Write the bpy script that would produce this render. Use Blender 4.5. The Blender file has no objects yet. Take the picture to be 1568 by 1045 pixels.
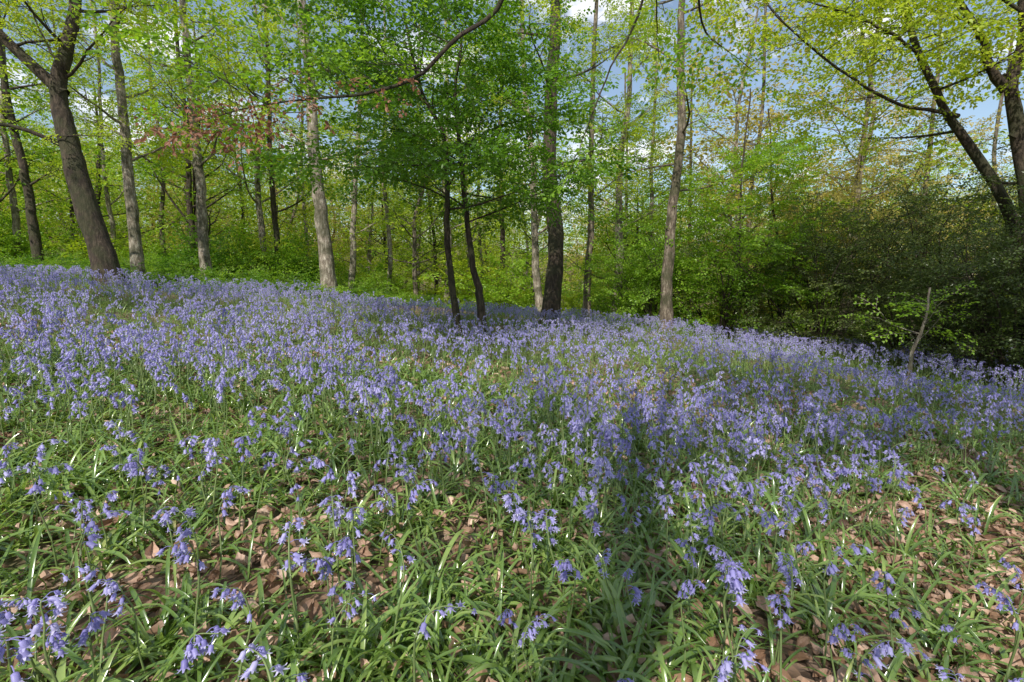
import bpy, math, numpy as np
from mathutils import Vector
rng = np.random.default_rng(11)
def U(a,b): return float(rng.uniform(a,b))
def nrm(v):
    v=np.asarray(v,float); return v/(np.linalg.norm(v)+1e-9)
scene=bpy.context.scene

# ------------------------------------------------------------ terrain
def gz(x,y):
    x=np.asarray(x,float); y=np.asarray(y,float)
    xs=26*np.tanh(x/26)
    z=-0.094*xs
    yc=np.clip(y,-20,15)
    z=z+0.008*yc
    t=np.clip(y-14,0,None)
    z=z-2.2*(1-np.exp(-t*t/260.0))
    t2=np.clip((np.hypot(x,y)-50)/70,0,1)
    z=z+12*t2*t2*(3-2*t2)
    z=z+0.04*np.sin(x*1.3+y*.7)+0.03*np.sin(x*.6-y*1.1+1)+0.012*np.sin(x*4.1+2)*np.sin(y*3.7)
    return z

# ------------------------------------------------------------ materials
def nt(name):
    m=bpy.data.materials.new(name); m.use_nodes=True
    t=m.node_tree
    for n in list(t.nodes): t.nodes.remove(n)
    return m,t,t.nodes,t.links
def ramp(N,stops):
    r=N.new('ShaderNodeValToRGB'); e=r.color_ramp.elements
    while len(e)>1: e.remove(e[-1])
    e[0].position=stops[0][0]; e[0].color=(*stops[0][1],1)
    for p,c in stops[1:]:
        k=e.new(p); k.color=(*c,1)
    return r
def leaf_mat(name,stops,tr=(1.8,1.9,1.0),tfac=.42,rough=.45,spec=.5,w=.65):
    m,t,N,L=nt(name)
    at=N.new('ShaderNodeAttribute'); at.attribute_name='rnd'
    oi=N.new('ShaderNodeObjectInfo')
    a=N.new('ShaderNodeMath'); a.operation='MULTIPLY'; a.inputs[1].default_value=w
    b=N.new('ShaderNodeMath'); b.operation='MULTIPLY_ADD'; b.inputs[1].default_value=1-w
    L.new(at.outputs['Fac'],a.inputs[0]); L.new(oi.outputs['Random'],b.inputs[0]); L.new(a.outputs[0],b.inputs[2])
    r=ramp(N,stops); L.new(b.outputs[0],r.inputs[0])
    p=N.new('ShaderNodeBsdfPrincipled'); p.inputs['Roughness'].default_value=rough
    p.inputs['Specular IOR Level'].default_value=spec
    L.new(r.outputs[0],p.inputs['Base Color'])
    mm=N.new('ShaderNodeVectorMath'); mm.operation='MULTIPLY'; mm.inputs[1].default_value=tr
    L.new(r.outputs[0],mm.inputs[0])
    tl=N.new('ShaderNodeBsdfTranslucent'); L.new(mm.outputs[0],tl.inputs[0])
    mx=N.new('ShaderNodeMixShader'); mx.inputs[0].default_value=tfac
    L.new(p.outputs[0],mx.inputs[1]); L.new(tl.outputs[0],mx.inputs[2])
    o=N.new('ShaderNodeOutputMaterial'); L.new(mx.outputs[0],o.inputs[0])
    return m
def bark_mat(name,c1,c2,c3,moss=.35):
    m,t,N,L=nt(name)
    tc=N.new('ShaderNodeTexCoord'); mp=N.new('ShaderNodeMapping'); mp.inputs['Scale'].default_value=(9,9,2.6)
    L.new(tc.outputs['Object'],mp.inputs[0])
    n1=N.new('ShaderNodeTexNoise'); n1.inputs['Scale'].default_value=1.8; n1.inputs['Detail'].default_value=10; n1.inputs['Roughness'].default_value=.75
    L.new(mp.outputs[0],n1.inputs[0])
    r=ramp(N,[(.36,c1),(.5,c2),(.62,c3)]); L.new(n1.outputs[0],r.inputs[0])
    n2=N.new('ShaderNodeTexNoise'); n2.inputs['Scale'].default_value=2.2; n2.inputs['Detail'].default_value=6
    L.new(tc.outputs['Object'],n2.inputs[0])
    r2=ramp(N,[(.46,(0,0,0)),(.58,(moss,)*3)]); L.new(n2.outputs[0],r2.inputs[0])
    mx=N.new('ShaderNodeMixRGB'); L.new(r2.outputs[0],mx.inputs[0]); L.new(r.outputs[0],mx.inputs[1]); mx.inputs[2].default_value=(.05,.055,.02,1)
    p=N.new('ShaderNodeBsdfPrincipled'); p.inputs['Roughness'].default_value=.85
    L.new(mx.outputs[0],p.inputs['Base Color'])
    bp=N.new('ShaderNodeBump'); bp.inputs['Strength'].default_value=1.0; bp.inputs['Distance'].default_value=.06
    L.new(n1.outputs[0],bp.inputs['Height']); L.new(bp.outputs[0],p.inputs['Normal'])
    o=N.new('ShaderNodeOutputMaterial'); L.new(p.outputs[0],o.inputs[0])
    return m
BARK_D=bark_mat('bark_brown',(.018,.012,.008),(.05,.034,.022),(.13,.095,.066),.6)
BARK_P=bark_mat('bark_pale',(.09,.066,.046),(.29,.24,.185),(.62,.55,.45),.7)
BARK_M=bark_mat('bark_grey',(.045,.033,.023),(.15,.115,.083),(.36,.30,.23),.7)
LEAF_Y=leaf_mat('leaf_spring',[(0,(.20,.33,.018)),(.5,(.38,.50,.028)),(1,(.58,.61,.08))],(1.45,1.4,.9),.5)
LEAF_M=leaf_mat('leaf_green',[(0,(.12,.26,.018)),(.5,(.23,.40,.028)),(1,(.38,.53,.05))],(1.6,1.5,.9),.5)
LEAF_D=leaf_mat('leaf_deep',[(0,(.065,.16,.014)),(.6,(.15,.30,.022)),(1,(.29,.44,.04))],(1.6,1.6,.9),.47,.4)
LEAF_O=leaf_mat('leaf_olive',[(0,(.045,.07,.018)),(.6,(.10,.145,.033)),(1,(.27,.30,.08))],(1.5,1.6,.9),.33,.33)
LEAF_T=leaf_mat('leaf_tan',[(0,(.34,.31,.06)),(.5,(.52,.44,.10)),(1,(.66,.52,.18))],(1.3,1.3,1.0),.45)
LEAF_DEAD=leaf_mat('leaf_dead',[(0,(.20,.085,.05)),(.5,(.40,.20,.13)),(1,(.58,.38,.27))],(1.3,1.1,.9),.35,.6)
LITTER=leaf_mat('leaf_litter_mat',[(0,(.14,.075,.04)),(.3,(.32,.19,.12)),(.7,(.54,.36,.27)),(1,(.76,.60,.48))],(1,.9,.8),.1,.55,.5,.3)
GRASSL=leaf_mat('bluebell_leaf',[(0,(.09,.17,.035)),(.5,(.20,.32,.07)),(.9,(.35,.46,.13)),(1,(.56,.51,.22))],(1.6,1.5,.9),.35,.22,1.2)
BELL=leaf_mat('bluebell_petal',[(0,(.25,.22,.56)),(.5,(.46,.42,.80)),(1,(.78,.75,.96))],(1.08,1.05,1.05),.42,.45,.5)
STEM=leaf_mat('bluebell_stem',[(0,(.15,.22,.07)),(1,(.27,.34,.13))],(1.3,1.3,1),.2)

# ------------------------------------------------------------ mesh builder
class Geo:
    def __init__(s,mats): s.V=[];s.F=[];s.M=[];s.R=[];s.S=[];s.n=0;s.mats=mats;s.spr=[]
    def add(s,v,f,mat=0,rnd=None,smooth=False):
        v=np.asarray(v,np.float32).reshape(-1,3); f=np.asarray(f,np.int64).reshape(-1,4)
        s.V.append(v); s.F.append(f+s.n); s.n+=len(v)
        s.M.append(np.full(len(f),mat,np.int32) if np.isscalar(mat) else np.asarray(mat,np.int32))
        s.R.append(np.full(len(f),.5 if rnd is None else rnd,np.float32) if (rnd is None or np.isscalar(rnd)) else np.asarray(rnd,np.float32))
        s.S.append(np.full(len(f),smooth,bool))
    def tube(s,pts,rad,k=6,mat=0,rnd=None):
        pts=np.asarray(pts,float); rad=np.asarray(rad,float); n=len(pts)
        t=np.gradient(pts,axis=0); t/=np.linalg.norm(t,axis=1)[:,None]+1e-9
        ref=np.array([0,0,1.]) if abs(t[:,2].mean())<.8 else np.array([0,1.,0])
        a=np.cross(t,ref); a/=np.linalg.norm(a,axis=1)[:,None]+1e-9
        b=np.cross(t,a)
        th=np.arange(k)/k*2*np.pi
        ring=pts[:,None,:]+rad[:,None,None]*(np.cos(th)[None,:,None]*a[:,None,:]+np.sin(th)[None,:,None]*b[:,None,:])
        i=np.arange(n-1)[:,None]*k; j=np.arange(k)[None,:]; j2=(j+1)%k
        f=np.stack([i+j,i+j2,i+k+j2,i+k+j],-1).reshape(-1,4)
        s.add(ring.reshape(-1,3),f,mat,rnd,True)
    def sprays(s,temps,scale=1.0):
        if not s.spr: return
        P=np.array([q[0] for q in s.spr]); D=np.array([q[1] for q in s.spr]); SC=np.array([q[2] for q in s.spr])*scale
        n=len(P)
        D/=np.linalg.norm(D,axis=1)[:,None]+1e-9
        up=np.array([0,0,1.])+rng.normal(0,.38,(n,3))
        Y=np.cross(up,D); Y/=np.linalg.norm(Y,axis=1)[:,None]+1e-9
        Z=np.cross(D,Y)
        R=np.stack([D,Y,Z],-1)
        tid=rng.integers(0,len(temps),n); base=rng.uniform(-.22,.22,n)
        for k,(tv,tf,tm,tr) in enumerate(temps):
            ii=np.where(tid==k)[0]
            if len(ii)==0: continue
            v=np.einsum('mij,nj->mni',R[ii],tv)*SC[ii][:,None,None]+P[ii][:,None,:]
            f=(np.arange(len(ii))[:,None,None]*len(tv)+tf[None])
            rr=np.clip(tr[None]+base[ii][:,None]+rng.uniform(-.1,.1,(len(ii),len(tr))),0,1)
            s.add(v.reshape(-1,3),f.reshape(-1,4),np.tile(tm,len(ii)),rr.reshape(-1))
    def mesh(s,name):
        me=bpy.data.meshes.new(name)
        V=np.concatenate(s.V);F=np.concatenate(s.F);M=np.concatenate(s.M);R=np.concatenate(s.R);S=np.concatenate(s.S)
        me.vertices.add(len(V)); me.vertices.foreach_set('co',V.astype(np.float32).ravel())
        me.loops.add(F.size); me.polygons.add(len(F))
        me.loops.foreach_set('vertex_index',F.astype(np.int32).ravel())
        me.polygons.foreach_set('loop_start',(np.arange(len(F))*4).astype(np.int32))
        me.polygons.foreach_set('material_index',M)
        me.polygons.foreach_set('use_smooth',S)
        for m in s.mats: me.materials.append(m)
        me.update(calc_edges=True)
        a=me.attributes.new('rnd','FLOAT','FACE'); a.data.foreach_set('value',R)
        return me
    def obj(s,name,loc=(0,0,0),link=True):
        o=bpy.data.objects.new(name,s.mesh(name)); o.location=loc
        if link: scene.collection.objects.link(o)
        return o

# ------------------------------------------------------------ leaf sprays
def leaf6(b,d,sd,n,Ln,W,droop):
    b=np.asarray(b,float)
    q=[b, b+.28*Ln*d+.42*W*sd+.10*W*n, b+.66*Ln*d+.40*W*sd+(.10*W-droop*.4)*n, b+Ln*d-droop*n,
       b+.66*Ln*d-.40*W*sd+(.10*W-droop*.4)*n, b+.28*Ln*d-.42*W*sd+.10*W*n]
    return q,[[0,1,2,3],[0,3,4,5]]
def make_spray(L=.5,leafL=.065,leafW=.042,nm=9,nside=4,nsl=5,flat=.25,twig=.003):
    V=[];F=[];M=[];R=[]
    def strip(a,b,w):
        o=len(V); d=nrm(b-a); sd=nrm(np.cross(d,[0,0,1.]))*w
        V.extend([a-sd,a+sd,b+sd*.5,b-sd*.5]); F.append([o,o+1,o+2,o+3]); M.append(0);R.append(.5)
    def put(p,d):
        n=nrm(np.array([0,0,1.])+rng.normal(0,flat,3)); d=nrm(d+rng.normal(0,.15,3)); sd=nrm(np.cross(n,d)); n=np.cross(d,sd)
        k=U(.7,1.15); q,f=leaf6(p,d,sd,n,leafL*k,leafW*k,leafL*U(.05,.3)); o=len(V); V.extend(q)
        r=U(.2,.8)
        for a in f: F.append([i+o for i in a]); M.append(1); R.append(r)
    def run(p0,d,L,n,w):
        p=p0.copy(); st=L/n; sg=1
        for i in range(n):
            d=nrm(d+rng.normal(0,.06,3)+np.array([0,0,-.04])); p2=p+d*st; strip(p,p2,w)
            sd=nrm(np.cross([0,0,1.],d))*sg; put(p2,nrm(d*.7+sd)); sg=-sg; p=p2
            yield p,d
        put(p,d)
    pts=[q for q in run(np.zeros(3),np.array([1.,0,0]),L,nm,twig)]
    sg=1
    for j in range(nside):
        p,d=pts[min(len(pts)-1,int((j+.5)/nside*nm*.8))]
        sd=nrm(np.cross([0,0,1.],d))*sg; sg=-sg
        for _ in run(p,nrm(d*.8+sd),L*U(.35,.55)*(1-.12*j),nsl,twig*.7): pass
    return np.array(V),np.array(F),np.array(M),np.array(R)
SP_H=[make_spray(.5,.072,.048,8,3,4,.45) for _ in range(6)]
SP_SM=[make_spray(.4,.045,.03,9,4,4,.5) for _ in range(5)]
SP_B=[make_spray(.9,.13,.09,6,3,3,.5,.004) for _ in range(5)]
SP_NEAR=[make_spray(.4,.06,.038,6,2,3,.45,.0015) for _ in range(5)]
SP_DEAD=[make_spray(.3,.055,.032,5,2,3,1.4,.0015) for _ in range(5)]

# ------------------------------------------------------------ tree growth
def curve(ctrl,n):
    c=np.asarray(ctrl,float); c=np.vstack([2*c[0]-c[1],c,2*c[-1]-c[-2]])
    m=len(c)-3; out=[]
    for t in np.linspace(0,m-1e-6,n):
        i=int(t);u=t-i;p0,p1,p2,p3=c[i:i+4]
        out.append(.5*((2*p1)+(-p0+p2)*u+(2*p0-5*p1+4*p2-p3)*u*u+(-p0+3*p1-3*p2+p3)*u**3))
    return np.array(out)
def grow(G,p,d,L,r,lev,maxl,den=5,up=.05,flat=.6,kids=6,ssc=1.,wob=.13):
    n=max(4,int(L/.3)); st=L/(n-1); pts=[np.array(p,float)]; d=nrm(d); ds=[d]
    for i in range(n-1):
        d=nrm(d+rng.normal(0,wob,3)*np.array([1,1,.7])+np.array([0,0,up])); pts.append(pts[-1]+d*st); ds.append(d)
    rad=r*(1-np.linspace(0,1,n))**.8*.9+r*.1
    G.tube(pts,rad,6 if lev==0 else (4 if lev==1 else 3))
    if lev<maxl:
        for j in range(kids):
            t=.18+.8*(j+U(0,.9))/kids; i=min(n-1,int(t*n)); dd=ds[i]
            sd=nrm(np.cross(dd,[0,0,1.])+np.array([0,0,U(-flat,flat)]))*(1 if j%2 else -1)
            grow(G,pts[i],nrm(dd*U(.5,1.)+sd),L*U(.34,.58)*(1.15-.6*t),max(r*.42*(1-.4*t),.004),lev+1,maxl,den,up*.6,flat,max(3,int(kids*.7)),ssc,wob)
    if lev>=maxl-1 and lev>0 or maxl==0:
        ns=int(den*L*(1 if lev==maxl else .4)+U(0,1))
        for j in range(ns):
            t=U(.15,1); i=min(n-1,int(t*n)); sd=nrm(np.cross(ds[i],[0,0,1.])+rng.normal(0,.2,3))*(1 if rng.random()<.5 else -1)
            G.spr.append((pts[i],nrm(ds[i]*U(.3,1)+sd*U(.2,1)+np.array([0,0,U(-.25,.1)])),U(.7,1.15)*ssc))
        if rng.random()<.25+.1*den: G.spr.append((pts[-1],ds[-1],U(.8,1.2)*ssc))
def trunk(G,ctrl,r0,r1,n=26,flare=.5,k=10,wob=.02):
    c=curve(ctrl,n); h=np.linspace(0,1,n); c[2:]+=np.cumsum(rng.normal(0,wob,(n-2,3))*np.array([1,1,0]),0)
    hz=c[:,2]-c[0,2]
    rad=(r0+(r1-r0)*h**.9)*(1+flare*np.exp(-np.abs(hz)/.28))*(1+rng.normal(0,.03,n))
    G.tube(c,rad,k); return c,rad
def limbs(G,c,rad,z0,z1,n,L,maxl=2,den=5,el=(.1,.7),up=.04,kids=6,ssc=1.,side=None,flat=.6,taper=.5):
    zs=c[:,2]
    for j in range(n):
        z=z0+(z1-z0)*(j+U(0,1))/n
        i=int(np.argmin(np.abs(zs-z))); a=j*2.4+U(-.5,.5)
        if side is not None: a=side[0]+U(-side[1],side[1])
        q=(z-z0)/max(.1,z1-z0)
        grow(G,c[i],[math.cos(a),math.sin(a),U(*el)],L*U(.7,1.15)*(1-taper*q),min(rad[i]*.4,.045*L/3),0,maxl,den,up,flat,kids,ssc)

def tree(name,x,y,r,h,bark,leaf,z0,z1,nl,L,lean=(0,0),den=4,maxl=2,temps=None,kids=6,ssc=1.,bend=0.,el=(.1,.7),taper=.5):
    G=Geo([bark,leaf]); z=float(gz(x,y))-.08
    bend=U(-.18,.18)
    ctrl=[(0,0,0),(lean[0]*.2+bend*.6,lean[1]*.2,h*.2),(lean[0]*.45-bend*.4,lean[1]*.4,h*.42),(lean[0]*.7+bend,lean[1]*.66,h*.66),(lean[0],lean[1],h)]
    c,rad=trunk(G,ctrl,r,r*.35,34,.55,12,.018)
    limbs(G,c,rad,z0,z1,nl,L,maxl,den,el,.04,kids,ssc,None,.6,taper)
    G.sprays(temps or SP_H)
    return G.obj(name,(x,y,z))
def bx(X,d): return (X-784)/740.*d

# --- beeches along the crest (x from bearing, y = distance in metres)
spec=[ # X,d,r,bark,leaf,z0,z1,nl,L,lean,den
 (218,14.2,.17,BARK_P,LEAF_Y,3.2,10,10,2.7,(-.2,0),2.7),
 (322,15.5,.17,BARK_P,LEAF_Y,3.0,11,10,2.8,(-.1,0),2.9),
 (303,19,.13,BARK_D,LEAF_M,2.6,11,9,2.8,(.1,0),2.6),
 (70,17,.17,BARK_D,LEAF_Y,3.0,11,9,2.8,(-1.4,0),2.8),
 (36,19,.14,BARK_P,LEAF_Y,2.6,11,9,2.6,(.2,0),2.6),
 (262,21,.11,BARK_M,LEAF_Y,2.4,11,8,2.6,(0,0),2.6),
 (432,19,.13,BARK_D,LEAF_Y,3.0,11,9,2.8,(.1,0),2.8),
 (508,15,.24,BARK_P,LEAF_Y,3.6,12,9,2.8,(-.6,0),2.6),
 (538,18,.13,BARK_P,LEAF_M,2.4,9,9,2.2,(.8,0),2.8),
 (594,18.5,.10,BARK_P,LEAF_Y,2.4,9,8,2.2,(0,0),2.8),
 (684,19,.11,BARK_P,LEAF_Y,2.6,10,8,2.4,(.1,0),2.8),
 (828,17,.15,BARK_P,LEAF_Y,2.5,11,8,2.6,(-.7,0),2.6),
 (842,13,.25,BARK_D,LEAF_Y,4.0,12,11,2.6,(-.15,0),2.5),
 (897,16.5,.14,BARK_M,LEAF_Y,3.2,12,9,2.6,(.0,0),2.6),
 (938,17.5,.17,BARK_P,LEAF_Y,3,12,9,2.8,(.3,0),2.6),
 (1021,13,.17,BARK_M,LEAF_Y,3.6,12,11,2.4,(.3,0),2.5),
 (990,20,.12,BARK_P,LEAF_M,2,10,8,2.6,(0,0),2.6),
 (770,20,.13,BARK_D,LEAF_M,2,10,8,2.4,(0,0),2.8),
 (120,24,.11,BARK_D,LEAF_Y,3,11,7,2.4,(.2,0),2.2),
 (180,20,.10,BARK_P,LEAF_Y,3,11,6,2.2,(.3,0),2.0),
 (380,25,.12,BARK_D,LEAF_Y,3,11,7,2.4,(-.2,0),2.2),
 (470,22,.10,BARK_P,LEAF_Y,3,11,6,2.2,(.2,0),2.0),
 (640,23,.11,BARK_P,LEAF_Y,2,11,7,2.4,(.3,0),2.2),
 (738,24,.12,BARK_P,LEAF_Y,3,11,6,2.2,(-.3,0),2.0),
 (960,25,.12,BARK_M,LEAF_Y,3,11,6,2.2,(-.3,0),2.0),
 (1055,24,.12,BARK_D,LEAF_Y,3,11,7,2.4,(-.3,0),2.2),
 (1200,15,.06,BARK_D,LEAF_M,1.0,6,12,2.2,(-.8,0),4.0),
 (1290,17,.13,BARK_M,LEAF_T,2,9,13,2.8,(.6,0),3.0),
 (1140,19,.12,BARK_M,LEAF_T,2,8.5,12,2.8,(.2,0),3.0),
 (1400,18,.13,BARK_M,LEAF_T,2,8.5,12,2.8,(-.4,0),3.0),
 (1500,20,.13,BARK_M,LEAF_Y,2,9,12,3.0,(.3,0),2.8),
 (1110,14,.05,BARK_D,LEAF_M,.8,5,12,2.2,(.3,0),4.0),
]
for (X,d,r,bk,lf,z0,z1,nl,L,lean,den) in spec:
    h=13 if r>=.1 else 7
    tree('shade_beech_tree' if r>=.1 else 'hazel_tree',bx(X,d),d,r,h,bk,lf,z0,z1,nl,L,lean,den)

# --- unseen tall beeches added around the viewpoint, crowns placed to dapple the ground
for x,y,z0,z1,dn in ((-5.6,-.4,8.4,12.2,4.2),(.35,-3.2,6.4,9.4,4.6),(-12.4,-2.5,8,12.6,3.6),(4.6,-1.0,8,12.2,4.0)):
    tree('shade_beech_tree',x,y,.18,z1+.5,BARK_M,LEAF_M,z0,z1,8,2.2,(0,0),dn,2,SP_B,5)

# --- big leaning beech on the left
G=Geo([BARK_D,LEAF_Y]); g0=float(gz(-9.9,12))
c,rad=trunk(G,[(-9.85,12,g0-.1),(-10.0,12,g0+.7),(-10.35,12,3.3),(-10.65,12.1,4.7),(-10.7,12.1,5.75),(-10.4,12.2,6.9),(-10.2,12.3,8.8),(-10.2,12.4,11.5)],.31,.07,40,.4,14,.014)
limbs(G,c,rad,5.6,11,10,2.6,2,2.4)
c2,r2=trunk(G,[(-10.68,12.1,5.6),(-11.4,11.9,6.4),(-11.95,11.7,7.1),(-13,11.5,8.6),(-13.6,11.4,10.5)],.15,.05,14,0,8,.012)
limbs(G,c2,r2,6.6,10,7,2.3,2,2.4)
c2,r2=trunk(G,[(-10.55,12.05,4.3),(-11.4,11.6,4.7),(-12.4,11.2,4.75),(-13.6,11,5.3)],.06,.02,12,0,6,.012)
limbs(G,c2,r2,4.5,5.2,5,1.6,1,4)
G.sprays(SP_H); G.obj('leaning_beech_tree')

# --- right-hand spreading tree
G=Geo([BARK_D,LEAF_Y]); 
c,rad=trunk(G,[(9.7,9,-1),(9.6,9,.6),(9.4,9,2.3),(9.0,9,3.8),(8.75,9,4.6),(8.9,9,5.4),(8.7,9,6.8),(8.6,9,9)],.16,.055,30,.3,12,.012)
limbs(G,c,rad,5,9,8,2.4,2,1.9)
for ctrl,ra,rb,n in [
  ([(8.75,9,4.5),(8.35,9,5.0),(8.0,8.9,5.4),(7.4,8.8,6.0),(6.8,8.6,7.2)],.085,.035,5),
  ([(10.3,9.5,-1),(10.1,9.5,1.2),(9.4,9.5,2.75),(8.6,9.5,3.85),(8.0,9.5,4.6),(7.3,9.4,5.7),(6.9,9.3,7.5)],.12,.04,6),
  ([(8.3,9.4,4.2),(7.6,9.2,4.25),(6.9,9,4.3),(5.85,8.8,4.7),(4.6,8.6,5.4),(3.9,8.5,5.9)],.04,.009,11),
  ([(7.6,9.4,5.2),(6.6,9,5.5),(5.6,8.6,5.6),(4.6,8.3,5.7)],.033,.009,9),
  ([(8.95,9,3.7),(9.4,8.6,4.6),(9.8,8.2,5.6),(10,8,7)],.075,.03,4)]:
    c2,r2=trunk(G,ctrl,ra,rb,20,.0,8,.012)
    limbs(G,c2,r2,max(2.9,c2[0,2]),c2[-1,2],n,2.0,2,2.0,(-.1,.6))
G.sprays(SP_H); G.obj('spreading_beech_tree')

# --- dark twin-stem understorey tree in the centre
G=Geo([BARK_D,LEAF_D]); ga=float(gz(-1,9))
c,rad=trunk(G,[(-1.0,9,ga-.1),(-1.06,9,1.2),(-1.12,8.95,2.1),(-1.07,8.95,2.9),(-1.14,8.9,3.7),(-1.55,8.8,4.5),(-1.8,8.7,5.6)],.07,.022,26,.3,8,.014)
limbs(G,c,rad,2.2,5.4,14,2.7,2,4.5,(0,.45),.01,6,1.,None,.3,.3)
c,rad=trunk(G,[(-.52,9,ga-.1),(-.60,9,.8),(-.66,9,1.3),(-.78,9,2.1),(-.84,9,3.2),(-.92,9,4.4),(-.8,8.9,5.4)],.085,.022,26,.3,8,.014)
limbs(G,c,rad,2.0,5.2,13,2.4,2,4.3,(0,.45),.01,6,1.,None,.3,.35)
G.sprays(SP_H); G.obj('hornbeam_tree')

# --- thin sapling on the right
G=Geo([BARK_P,LEAF_M]); xs,ys=5.9,7.1; z=float(gz(xs,ys))
c,rad=trunk(G,[(xs,ys,z-.05),(xs+.03,ys,z+.5),(xs+.1,ys,z+1.0),(xs+.12,ys,z+1.5)],.034,.013,12,.3,6,.01)
limbs(G,c,rad,z+.5,z+1.4,5,.6,1,2.5,(.3,.9))
G.sprays(SP_SM); G.obj('sapling')

# --- tree behind the viewpoint whose limbs overhang the view
G=Geo([BARK_D,LEAF_M,LEAF_DEAD]); bxp,byp=-1.3,-2.7; z=float(gz(bxp,byp))
c,rad=trunk(G,[(bxp,byp,z-.1),(bxp+.1,byp,1.5),(bxp-.08,byp,3),(bxp+.05,byp,4.4),(bxp-.1,byp-.1,5.6),(bxp-.2,byp,6.8)],.22,.05,24,.4,10,.02)  # unseen trunk, added and thickened to cast the dark foreground shadow
limbs(G,c,rad,4.2,6.8,9,1.7,2,2)  # unseen crown, kept low to throw a dappled patch beyond the trunk shadow
def limb(ctrl,ra,rb,n=30): return trunk(G,ctrl,ra,rb,n,0,7,.009)
cA,rA=limb([(bxp,byp,4.3),(-.5,-.5,4.7),(0,1.5,4.5),(.1,3.2,3.8),(-.05,4,3.25),(-.42,4,2.92),(-.74,4,2.62),(-1.15,4,2.51),(-1.57,4,2.46),(-2.08,4,2.40),(-2.5,4,2.28)],.032,.003,44)
cB,rB=limb([(bxp,byp,4.9),(.4,0,5.5),(1.2,3,5.1),(1.27,5,3.8),(1.0,5,3.2),(.75,5,2.55),(.58,5,2.1)],.026,.002,34)
cC,rC=limb([(.4,0,5.5),(1.1,2,4.8),(1.35,3.6,3.6),(1.5,4.1,3.15),(1.8,4.3,3.0),(2.1,4.4,2.85)],.018,.002,24)
cE,rE=limb([(1.1,2,4.8),(1.15,4,3.7),(1.25,4.6,3.3),(1.45,4.9,3.0)],.012,.002,18)
for i in range(21,44):
    grow(G,cA[i],[U(-1,.0),U(-.7,.7),U(-.0,.9)],U(.35,.85),.004,1,2,3.4,.02,.5,4,.8)
for cc,i0,kk in ((cB,24,1),(cC,14,2),(cE,8,2)):
    for i in range(i0,len(cc)):
        for k in range(kk): G.spr.append((cc[i],nrm([U(-1,1),U(-.6,.6),U(-.6,.1)]),U(.6,1.)))
G.sprays(SP_NEAR); G.spr=[]
D2=[(a,b,np.where(m==1,2,0),r) for a,b,m,r in SP_DEAD]
for i in list(range(25,44)):
    for k in range(int(rng.integers(3,8)) if i>33 else int(rng.integers(0,3))):
        G.spr.append((cA[i]+np.array([U(-.1,.1),U(-.3,.1),U(-.14,.04)]),nrm([U(-.9,.6),U(-.9,.4),U(-1.1,.2)]),U(.35,.9)))
G.sprays(D2); G.obj('overhanging_beech_tree')

# ------------------------------------------------------------ instancing helper
def scatter(name,P,rot,sc,idx,temps,cname):
    col=bpy.data.collections.new(cname)
    for o in temps: col.objects.link(o)
    me=bpy.data.meshes.new(name); n=len(P)
    me.vertices.add(n); me.vertices.foreach_set('co',np.asarray(P,np.float32).ravel())
    a=me.attributes.new('rot','FLOAT_VECTOR','POINT'); a.data.foreach_set('vector',np.asarray(rot,np.float32).ravel())
    a=me.attributes.new('scl','FLOAT_VECTOR','POINT'); a.data.foreach_set('vector',np.asarray(sc,np.float32).ravel())
    a=me.attributes.new('idx','INT','POINT'); a.data.foreach_set('value',np.asarray(idx,np.int32))
    o=bpy.data.objects.new(name,me); scene.collection.objects.link(o)
    g=bpy.data.node_groups.new(name+'_nodes','GeometryNodeTree')
    g.interface.new_socket('Geometry',in_out='INPUT',socket_type='NodeSocketGeometry')
    g.interface.new_socket('Geometry',in_out='OUTPUT',socket_type='NodeSocketGeometry')
    N=g.nodes; L=g.links
    gi=N.new('NodeGroupInput'); go=N.new('NodeGroupOutput')
    ci=N.new('GeometryNodeCollectionInfo'); ci.inputs['Collection'].default_value=col
    ci.inputs['Separate Children'].default_value=True; ci.inputs['Reset Children'].default_value=True
    ip=N.new('GeometryNodeInstanceOnPoints'); ip.inputs['Pick Instance'].default_value=True
    def na(nm,ty):
        q=N.new('GeometryNodeInputNamedAttribute'); q.data_type=ty; q.inputs['Name'].default_value=nm
        return q.outputs['Attribute']
    L.new(gi.outputs[0],ip.inputs['Points']); L.new(ci.outputs[0],ip.inputs['Instance'])
    L.new(na('idx','INT'),ip.inputs['Instance Index'])
    er=N.new('FunctionNodeEulerToRotation'); L.new(na('rot','FLOAT_VECTOR'),er.inputs[0]); L.new(er.outputs[0],ip.inputs['Rotation'])
    L.new(na('scl','FLOAT_VECTOR'),ip.inputs['Scale'])
    L.new(ip.outputs[0],go.inputs[0])
    m=o.modifiers.new('scatter','NODES'); m.node_group=g
    return o
def zrots(n,tilt=.06): return np.stack([rng.normal(0,tilt,n),rng.normal(0,tilt,n),rng.uniform(0,6.283,n)],-1)

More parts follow.
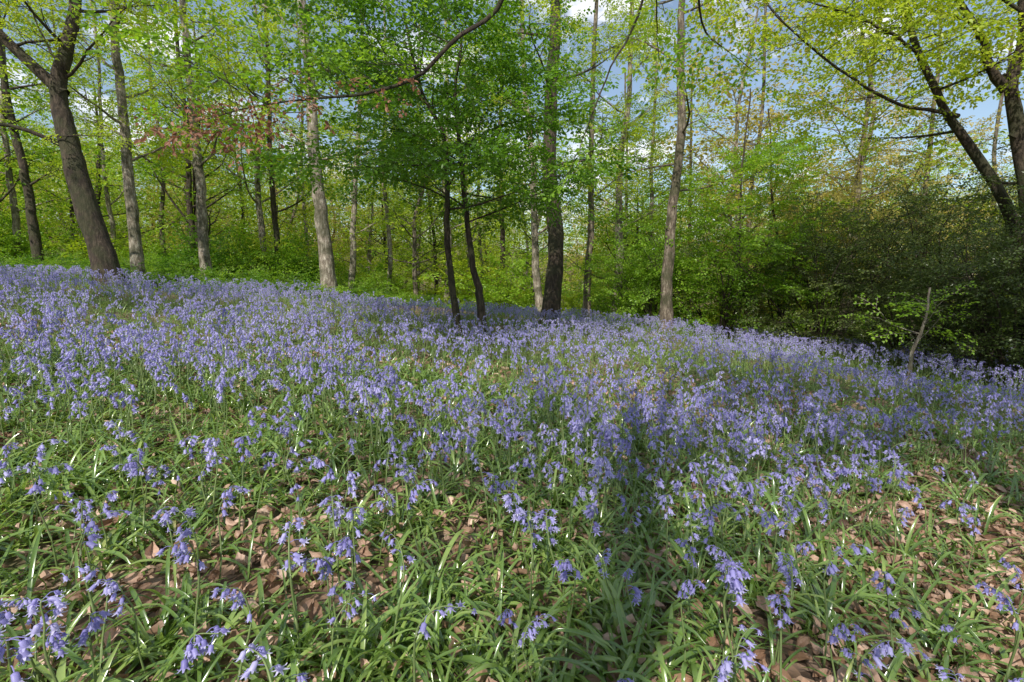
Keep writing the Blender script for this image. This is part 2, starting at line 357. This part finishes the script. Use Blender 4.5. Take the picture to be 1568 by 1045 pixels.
# ------------------------------------------------------------ distant woodland
T=[]
for k,(lf,bk,h,z0) in enumerate([(LEAF_Y,BARK_M,11,1.5),(LEAF_M,BARK_D,10,1.2),(LEAF_Y,BARK_P,12,3),(LEAF_T,BARK_P,11,2.5),(LEAF_Y,BARK_P,9,1.4),(LEAF_Y,BARK_D,9,1.2)]):
    G=Geo([bk,lf]); c,rad=trunk(G,[(0,0,-.5),(U(-.3,.3),U(-.3,.3),h*.4),(U(-.5,.5),U(-.5,.5),h*.7),(U(-.6,.6),U(-.5,.5),h)],.14,.03,22,.3,8)
    limbs(G,c,rad,z0,h*.98,21,3.2,2,1.4,(.1,.8),.04,4,1.,None,.6,.35)
    G.sprays(SP_B); T.append(G.obj('woodland_tree_form_%d'%k,link=False))
P=[];I=[];S=[]
for (y0,y1,sp) in ((20,34,4.3),(34,58,6.0),(58,100,8.5)):
    y=y0
    while y<y1:
        x=-(y*1.25+6)
        while x<y*1.25+6:
            px,py=x+U(-1,1)*sp*.45,y+U(-1,1)*sp*.45
            P.append((px,py,float(gz(px,py)))); I.append(int(rng.integers(0,6))); s=U(.7,1.1)*(1.25 if y>50 else 1); S.append((s,s,s*U(.85,1.05)))
            x+=sp
        y+=sp
for _ in range(20):
    py=U(-6,16); sgn=1 if rng.random()<.5 else -1; px=sgn*(abs(py)*1.1+U(14,22)); P.append((px,py,float(gz(px,py)))); I.append(int(rng.integers(0,6))); S.append((.9,.9,.9))
n=len(P); scatter('distant_woodland',P,zrots(n,.03),S,I,T,'woodland_tree_forms')

# undergrowth shrubs
T=[]
for k,lf in enumerate([LEAF_Y,LEAF_M,LEAF_D]):
    G=Geo([BARK_D,lf])
    for j in range(9):
        a=j*.7+U(-.3,.3); grow(G,[0,0,-.1],[math.cos(a)*.7,math.sin(a)*.7,U(.5,1.6)],U(1.3,2.4),.02,0,1,4,.0,.7,7,1.35)
    G.sprays(SP_H); T.append(G.obj('shrub_form_%d'%k,link=False))
P=[];I=[];S=[]
for _ in range(220):
    py=18+36*rng.random()**1.3; px=U(-1,1)*(py*1.2+4)
    P.append((px,py,float(gz(px,py)))); I.append(int(rng.choice([0,1,2],p=[.4,.35,.25]))); s=U(.5,1.2); S.append((s,s,s*U(.7,1.2)))
for _ in range(26):
    py=U(17,23); px=U(-22,-6); P.append((px,py,float(gz(px,py)))); I.append(int(rng.choice([1,2]))); s=U(.4,.8); S.append((s,s,s))
n=len(P); scatter('woodland_undergrowth',P,zrots(n),S,I,T,'shrub_forms')

# low bramble bank
T=[]
for k,lf in enumerate([LEAF_M,LEAF_D]):
    G=Geo([BARK_D,lf])
    for j in range(7):
        a=j*.9+U(-.3,.3); grow(G,[0,0,-.05],[math.cos(a),math.sin(a),U(.4,1.2)],U(.5,.8),.006,0,1,7,-.06,.7,5,.8)
    G.sprays(SP_SM); T.append(G.obj('bramble_form_%d'%k,link=False))
P=[];I=[];S=[]
for _ in range(300):
    py=U(11.2,17.5); px=-U(4,17)
    if py< 12.4+ (px+12)*.12+.5: continue
    P.append((px,py,float(gz(px,py)))); I.append(int(rng.integers(0,2))); s=U(.5,1.4); S.append((s,s,s))
for _ in range(110):
    py=U(15.4,19); px=U(-6,13)
    P.append((px,py,float(gz(px,py)))); I.append(int(rng.integers(0,2))); s=U(.4,.8); S.append((s,s,s))
n=len(P); scatter('bramble_thicket',P,zrots(n),S,I,T,'bramble_forms')

# ------------------------------------------------------------ holly / hawthorn mass at the right
def bush(name,x,y,h,w,leaf,temps,stems=14,den=6,ssc=1.):
    G=Geo([BARK_D,leaf]); z=float(gz(x,y))
    for j in range(stems):
        a=j*2.4+U(-.3,.3); k=U(.15,1)*w/h
        grow(G,[U(-.2,.2)*w*.5,U(-.2,.2)*w*.5,-.1],[math.cos(a)*k,math.sin(a)*k,1],h*U(.65,1.05),.03,0,2,den,-.01,.8,7,ssc)
    G.sprays(temps); return G.obj(name,(x,y,z))
bush('holly_bush',9.3,11,4.2,2.8,LEAF_O,SP_SM,15,5)
bush('holly_bush',11.4,9.4,4.4,2.8,LEAF_O,SP_SM,14,5)
bush('holly_bush',9.0,8.5,3.3,2.0,LEAF_O,SP_SM,14,5.5)
bush('hawthorn_bush',8.0,12.6,4.4,2.6,LEAF_O,SP_SM,12,4)
bush('hazel_bush',6.2,14.2,3.8,2.4,LEAF_M,SP_H,11,3.4)
bush('hazel_bush',4.6,15.5,3.4,2.2,LEAF_M,SP_H,11,3.4)
bush('hazel_bush',8.6,15.5,5.2,2.6,LEAF_T,SP_SM,12,4)
bush('hawthorn_bush',11.5,13,5.0,2.8,LEAF_O,SP_SM,12,4)

# ------------------------------------------------------------ bluebells
def bell(G,p,d,Ln,op):
    d=nrm(d); a=nrm(np.cross(d,[.3,.9,.1])); b=np.cross(d,a); k=6
    th=np.arange(k)/k*2*np.pi
    prof=[(0,.0015),(.12,.0042),(.6,.0046),(.8,.0052)]
    rings=[p+d*(t*Ln)+r*(np.cos(th)[:,None]*a+np.sin(th)[:,None]*b)*(Ln/.018) for t,r in prof]
    V=np.concatenate(rings); F=[]
    for i in range(3):
        for j in range(k): F.append([i*k+j,i*k+(j+1)%k,(i+1)*k+(j+1)%k,(i+1)*k+j])
    G.add(V,F,1,np.full(len(F),U(.05,.7)),True)
    TV=[];TF=[]
    for j in range(k):
        t0=th[j]+.08;t1=th[(j+1)%k]-.08 if j<k-1 else 2*np.pi-.08; tm=(t0+t1)/2
        f=lambda t,r,h: p+d*(h*Ln)+r*(math.cos(t)*a+math.sin(t)*b)*(Ln/.018)
        o=len(TV); TV+= [f(t0,.0051,.79),f(t1,.0051,.79),f(tm+.12,.0085*op,1.0),f(tm-.12,.0085*op,1.0)]; TF.append([o,o+1,o+2,o+3])
        o=len(TV); TV+= [f(tm-.12,.0085*op,1.0),f(tm+.12,.0085*op,1.0),f(tm+.05,.0115*op,.93),f(tm-.05,.0115*op,.93)]; TF.append([o,o+1,o+2,o+3])
    G.add(TV,TF,1,np.full(len(TF),U(.5,1)),False)
FT=[]
for k in range(12):
    G=Geo([STEM,BELL]); h=U(.34,.47); a=U(0,6.28); dv=np.array([math.cos(a),math.sin(a),0])
    nb=int(rng.integers(6,14)); droop=U(.01,.07)
    pts=curve([(0,0,-.02),tuple(dv*.006+[0,0,h*.35]),tuple(-dv*.006+[0,0,h*.7]),tuple(dv*.006+[0,0,h*.86]),tuple(dv*droop*.6+[0,0,h*.97]),tuple(dv*droop*1.5+[0,0,h*.985])],21)
    G.tube(pts,np.linspace(.0032,.0013,21),4)
    for j in range(nb):
        t=U(9.6,11)+(20-11)*(j/(nb-1))**.9; i=min(19,int(t)); p=pts[i]+(pts[i+1]-pts[i])*min(1,t-i)
        an=a+U(-1.7,1.7); o=np.array([math.cos(an),math.sin(an),0])
        q=p+o*U(.008,.024)+np.array([0,0,U(-.008,.006)])
        G.tube([p,(p+q)/2+[0,0,.004],q],[.001]*3,3,1,.2)
        bell(G,q,o*U(.05,.9)+np.array([0,0,-1]),U(.017,.023)*(1.08-.3*j/nb),U(.8,1.2))
    FT.append(G.obj('bluebell_form_%02d'%k,link=False))
LT=[]
def strap(G,p,az,L,W,el,curl,rnd):
    n=8; o=np.array([math.cos(az),math.sin(az),0]); s=np.array([-math.sin(az),math.cos(az),0]); z=np.array([0,0,1.])
    V=[];q=np.array(p,float);e=el; tw=U(-.7,.7); kk=int(rng.integers(3,6)) if rng.random()<.25 else 99
    for i in range(n):
        t=i/(n-1); w=W*(.55+.45*min(1,t*4))*(1-max(0,(t-.6)/.4)**2*.93)
        d=o*math.cos(e)+z*math.sin(e); nn=-o*math.sin(e)+z*math.cos(e)
        ss=s*math.cos(tw*t)+nn*math.sin(tw*t); n2=np.cross(d,ss)
        if n2[2]<0: n2=-n2
        V+=[q-ss*w*.5+n2*w*.22,q,q+ss*w*.5+n2*w*.22]
        q=q+d*(L/(n-1)); e-=curl/(n-1)*(.4+1.2*t)
        if i==kk: e-=.9
        if q[2]<.006: q[2]=.006; e=max(e,-.05)
    F=[]
    for i in range(n-1):
        b=i*3; F+=[[b,b+1,b+4,b+3],[b+1,b+2,b+5,b+4]]
    G.add(V,F,0,rnd,True)
for k in range(10):
    G=Geo([GRASSL]); m=int(rng.integers(7,12))
    for j in range(m):
        strap(G,[U(-.02,.02),U(-.02,.02),0],j*2.4+U(-.5,.5),U(.12,.26),U(.007,.014),U(.15,1.25),U(.8,2.6),float(np.clip(U(0,.9) if rng.random()>.07 else 1,0,1)))
    LT.append(G.obj('bluebell_leaf_form_%02d'%k,link=False))
def vnoise(x,y):
    return (np.sin(x*1.7+1.3*np.sin(y*1.1))+np.sin(y*2.3+1.7*np.sin(x*.9+2))+np.sin((x+y)*3.1+1)*.7+np.sin((x-y)*5.3)*.5)/3.2
def limit(x,y):
    return y<14.6+1.2*np.sin(x*.5)-np.clip((-x-7)*.35,0,3)
def barez(x,y):
    w=.2*np.sin(y*3.1+x)+.12*np.sin(x*7+y*5)
    return np.clip((x-1.2-.5*(y-1)+w)/.5,0,1)*np.clip((3.4-y)/.8,0,1)
A=rng.uniform(0,1,(60000,2)); y=A[:,1]*17.3+.25; x=(A[:,0]*2-1)*23
m=(np.abs(x)<y*1.25+1.2); x=x[m];y=y[m]
xn=rng.uniform(-5.5,5.5,3300); yn=rng.uniform(.3,4.0,3300); mm=np.abs(xn)<yn*1.25+1.2
x=np.concatenate([x,xn[mm]]); y=np.concatenate([y,yn[mm]])
nz=vnoise(x,y)+.45*np.sin(x*9+3*np.sin(y*5))*np.sin(y*8+2*np.sin(x*4))
base=np.interp(y,[.2,.9,1.4,2,3,4,4.5,8,17],[.26,.30,.40,.52,.60,.62,.72,.62,.66])*np.clip(.74+.85*nz,.06,1.5)
keep=(rng.random(len(x))<base*(1-.93*barez(x,y)))&limit(x,y)&((np.hypot(x,y)>.7))
x=x[keep];y=y[keep]; n=len(x)
near=np.interp(y,[0,1.2,3],[.62,.8,1.])
s=rng.uniform(.72,1.15,n)
scatter('bluebell_flowers',np.stack([x,y,gz(x,y)],-1),zrots(n,.14),np.stack([s*1.05,s*1.05,s*near],-1),rng.integers(0,12,n),FT,'bluebell_forms')
print('flowers',n)
A=rng.uniform(0,1,(44000,2)); y=A[:,1]*17.3-.1; x=(A[:,0]*2-1)*23
m=(np.abs(x)<y*1.25+1.2)&(rng.random(len(x))<np.interp(y,[0,5,9],[1,1,.5])); x=x[m];y=y[m]
xn=rng.uniform(-6.5,6.5,7600); yn=rng.uniform(.0,4.5,7600); mm=np.abs(xn)<yn*1.25+1.2
x=np.concatenate([x,xn[mm]]); y=np.concatenate([y,yn[mm]])
keep=(rng.random(len(x))<(np.clip(.93+.7*vnoise(x*1.6+4,y*1.6),.2,1))*(1-.72*barez(x,y)))&limit(x,y)
x=x[keep];y=y[keep];n=len(x); s=rng.uniform(.7,1.2,n)
scatter('bluebell_leaves',np.stack([x,y,gz(x,y)],-1),zrots(n,.1),np.stack([s,s,s],-1),rng.integers(0,10,n),LT,'bluebell_leaf_forms')
print('tufts',n)
# leaf litter
DT=[]
for k in range(8):
    G=Geo([LITTER]); L=.055;W=U(.026,.036);nu,nv=6,4;cu=U(-.8,.8);cv=U(-.5,.5);tw=U(-1,1)
    V=[]
    for i in range(nu+1):
        u=i/nu; w=W*math.sin(math.pi*min(max(u,.03),.985)**.85)**.85*U(.85,1.12)
        for j in range(nv+1):
            v=j/nv-.5; V.append((L*(u-.5),w*v,L*cu*(u-.5)**2*2+W*cv*v*v*4+abs(v)*.006+tw*.012*v*(u-.5)*4+U(-.0012,.0012)))
    F=[[i*(nv+1)+j,(i+1)*(nv+1)+j,(i+1)*(nv+1)+j+1,i*(nv+1)+j+1] for i in range(nu) for j in range(nv)]
    G.add(V,F,0,U(.2,.8),False); DT.append(G.obj('fallen_leaf_form_%d'%k,link=False))
n=13000; y=rng.uniform(.1,6.0,n); x=rng.uniform(-1,1,n)*(y*1.25+1.2)
xe=rng.uniform(.9,5.5,7000); ye=rng.uniform(.3,4.4,7000)
x=np.concatenate([x,xe]);y=np.concatenate([y,ye]);n=len(x); s=rng.uniform(.6,1.35,n)
scatter('leaf_litter',np.stack([x,y,gz(x,y)+.008+rng.uniform(0,.05,n)**1.0],-1),zrots(n,.5),np.stack([s,s,s],-1),rng.integers(0,8,n),DT,'fallen_leaf_forms')

# ------------------------------------------------------------ ground sheet
def axis(lo,hi,dense_lo,dense_hi,st):
    a=list(np.arange(dense_lo,dense_hi,st)); v=dense_hi; s=st
    while v<hi: a.append(v); s*=1.12; v+=s
    a.append(hi); v=dense_lo; s=st; pre=[]
    while v>lo: s*=1.12; v-=s; pre.append(max(v,lo))
    return np.array(pre[::-1]+a)
X=axis(-500,500,-16,16,.16); Y=axis(-200,600,-2,20,.16)
gx,gy=np.meshgrid(X,Y); V=np.stack([gx,gy,gz(gx,gy)],-1).reshape(-1,3)
i=np.arange(len(Y)-1)[:,None]*len(X); j=np.arange(len(X)-1)[None,:]
F=np.stack([i+j,i+j+1,i+len(X)+j+1,i+len(X)+j],-1).reshape(-1,4)
m,t,N,L=nt('woodland_floor')
tc=N.new('ShaderNodeTexCoord')
vo=N.new('ShaderNodeTexVoronoi'); vo.inputs['Scale'].default_value=26; L.new(tc.outputs['Object'],vo.inputs['Vector'])
sep=N.new('ShaderNodeSeparateColor'); L.new(vo.outputs['Color'],sep.inputs[0])
r=ramp(N,[(0,(.06,.035,.02)),(.5,(.18,.11,.07)),(1,(.34,.23,.16))]); L.new(sep.outputs[0],r.inputs[0])
n1=N.new('ShaderNodeTexNoise'); n1.inputs['Scale'].default_value=1.1; n1.inputs['Detail'].default_value=7; L.new(tc.outputs['Object'],n1.inputs[0])
r2=ramp(N,[(.46,(0,0,0)),(.66,(.7,.7,.7))]); L.new(n1.outputs[0],r2.inputs[0])
mx=N.new('ShaderNodeMixRGB'); L.new(r2.outputs[0],mx.inputs[0]); L.new(r.outputs[0],mx.inputs[1]); mx.inputs[2].default_value=(.06,.10,.025,1)
p=N.new('ShaderNodeBsdfPrincipled'); p.inputs['Roughness'].default_value=.9; L.new(mx.outputs[0],p.inputs['Base Color'])
bp=N.new('ShaderNodeBump'); bp.inputs['Strength'].default_value=.8; bp.inputs['Distance'].default_value=.03; L.new(vo.outputs['Distance'],bp.inputs['Height']); L.new(bp.outputs[0],p.inputs['Normal'])
o=N.new('ShaderNodeOutputMaterial'); L.new(p.outputs[0],o.inputs[0])
G=Geo([m]); G.add(V,F,0,.5,True); G.obj('ground')

# ------------------------------------------------------------ light, sky, camera
AZ=math.radians(22); EL=math.radians(43)
d=Vector((math.sin(AZ)*math.cos(EL),math.cos(AZ)*math.cos(EL),-math.sin(EL)))
sl=bpy.data.lights.new('sun','SUN'); sl.energy=5; sl.angle=math.radians(.53); sl.color=(1,.955,.86)
so=bpy.data.objects.new('sun',sl); so.rotation_euler=d.to_track_quat('-Z','Y').to_euler(); so.location=(-5,-12,15); scene.collection.objects.link(so)
w=bpy.data.worlds.new('World'); scene.world=w; w.use_nodes=True; N=w.node_tree.nodes; L=w.node_tree.links
for q in list(N): N.remove(q)
sk=N.new('ShaderNodeTexSky'); sk.sky_type='NISHITA'; sk.sun_disc=False; sk.sun_elevation=EL; sk.sun_rotation=math.pi+AZ
sk.air_density=1.25; sk.dust_density=.3; sk.ozone_density=1.6
tc=N.new('ShaderNodeTexCoord'); mp=N.new('ShaderNodeMapping'); mp.inputs['Scale'].default_value=(1,1,2.2); L.new(tc.outputs['Generated'],mp.inputs[0])
n1=N.new('ShaderNodeTexNoise'); n1.inputs['Scale'].default_value=4.2; n1.inputs['Detail'].default_value=9; n1.inputs['Roughness'].default_value=.6; L.new(mp.outputs[0],n1.inputs[0])
r=ramp(N,[(.50,(.06,.06,.06)),(.60,(1,1,1))]); L.new(n1.outputs[0],r.inputs[0])
mx=N.new('ShaderNodeMixRGB'); L.new(r.outputs[0],mx.inputs[0]); L.new(sk.outputs[0],mx.inputs[1]); mx.inputs[2].default_value=(8.6,8.7,8.9,1)
bg=N.new('ShaderNodeBackground'); bg.inputs[1].default_value=.145; L.new(mx.outputs[0],bg.inputs[0])
wo=N.new('ShaderNodeOutputWorld'); L.new(bg.outputs[0],wo.inputs[0])
cam=bpy.data.cameras.new('camera'); cam.lens=17; cam.sensor_width=36; cam.clip_start=.05; cam.clip_end=2000
co=bpy.data.objects.new('camera',cam); co.location=(0,0,float(gz(0,0))+1.0); co.rotation_euler=(math.radians(90-6.3),0,0)
scene.collection.objects.link(co); scene.camera=co
scene.view_settings.view_transform='Standard'; scene.view_settings.look='None'; scene.view_settings.exposure=0
print('verts total',sum(len(o.data.vertices) for o in bpy.data.objects if o.type=='MESH'))
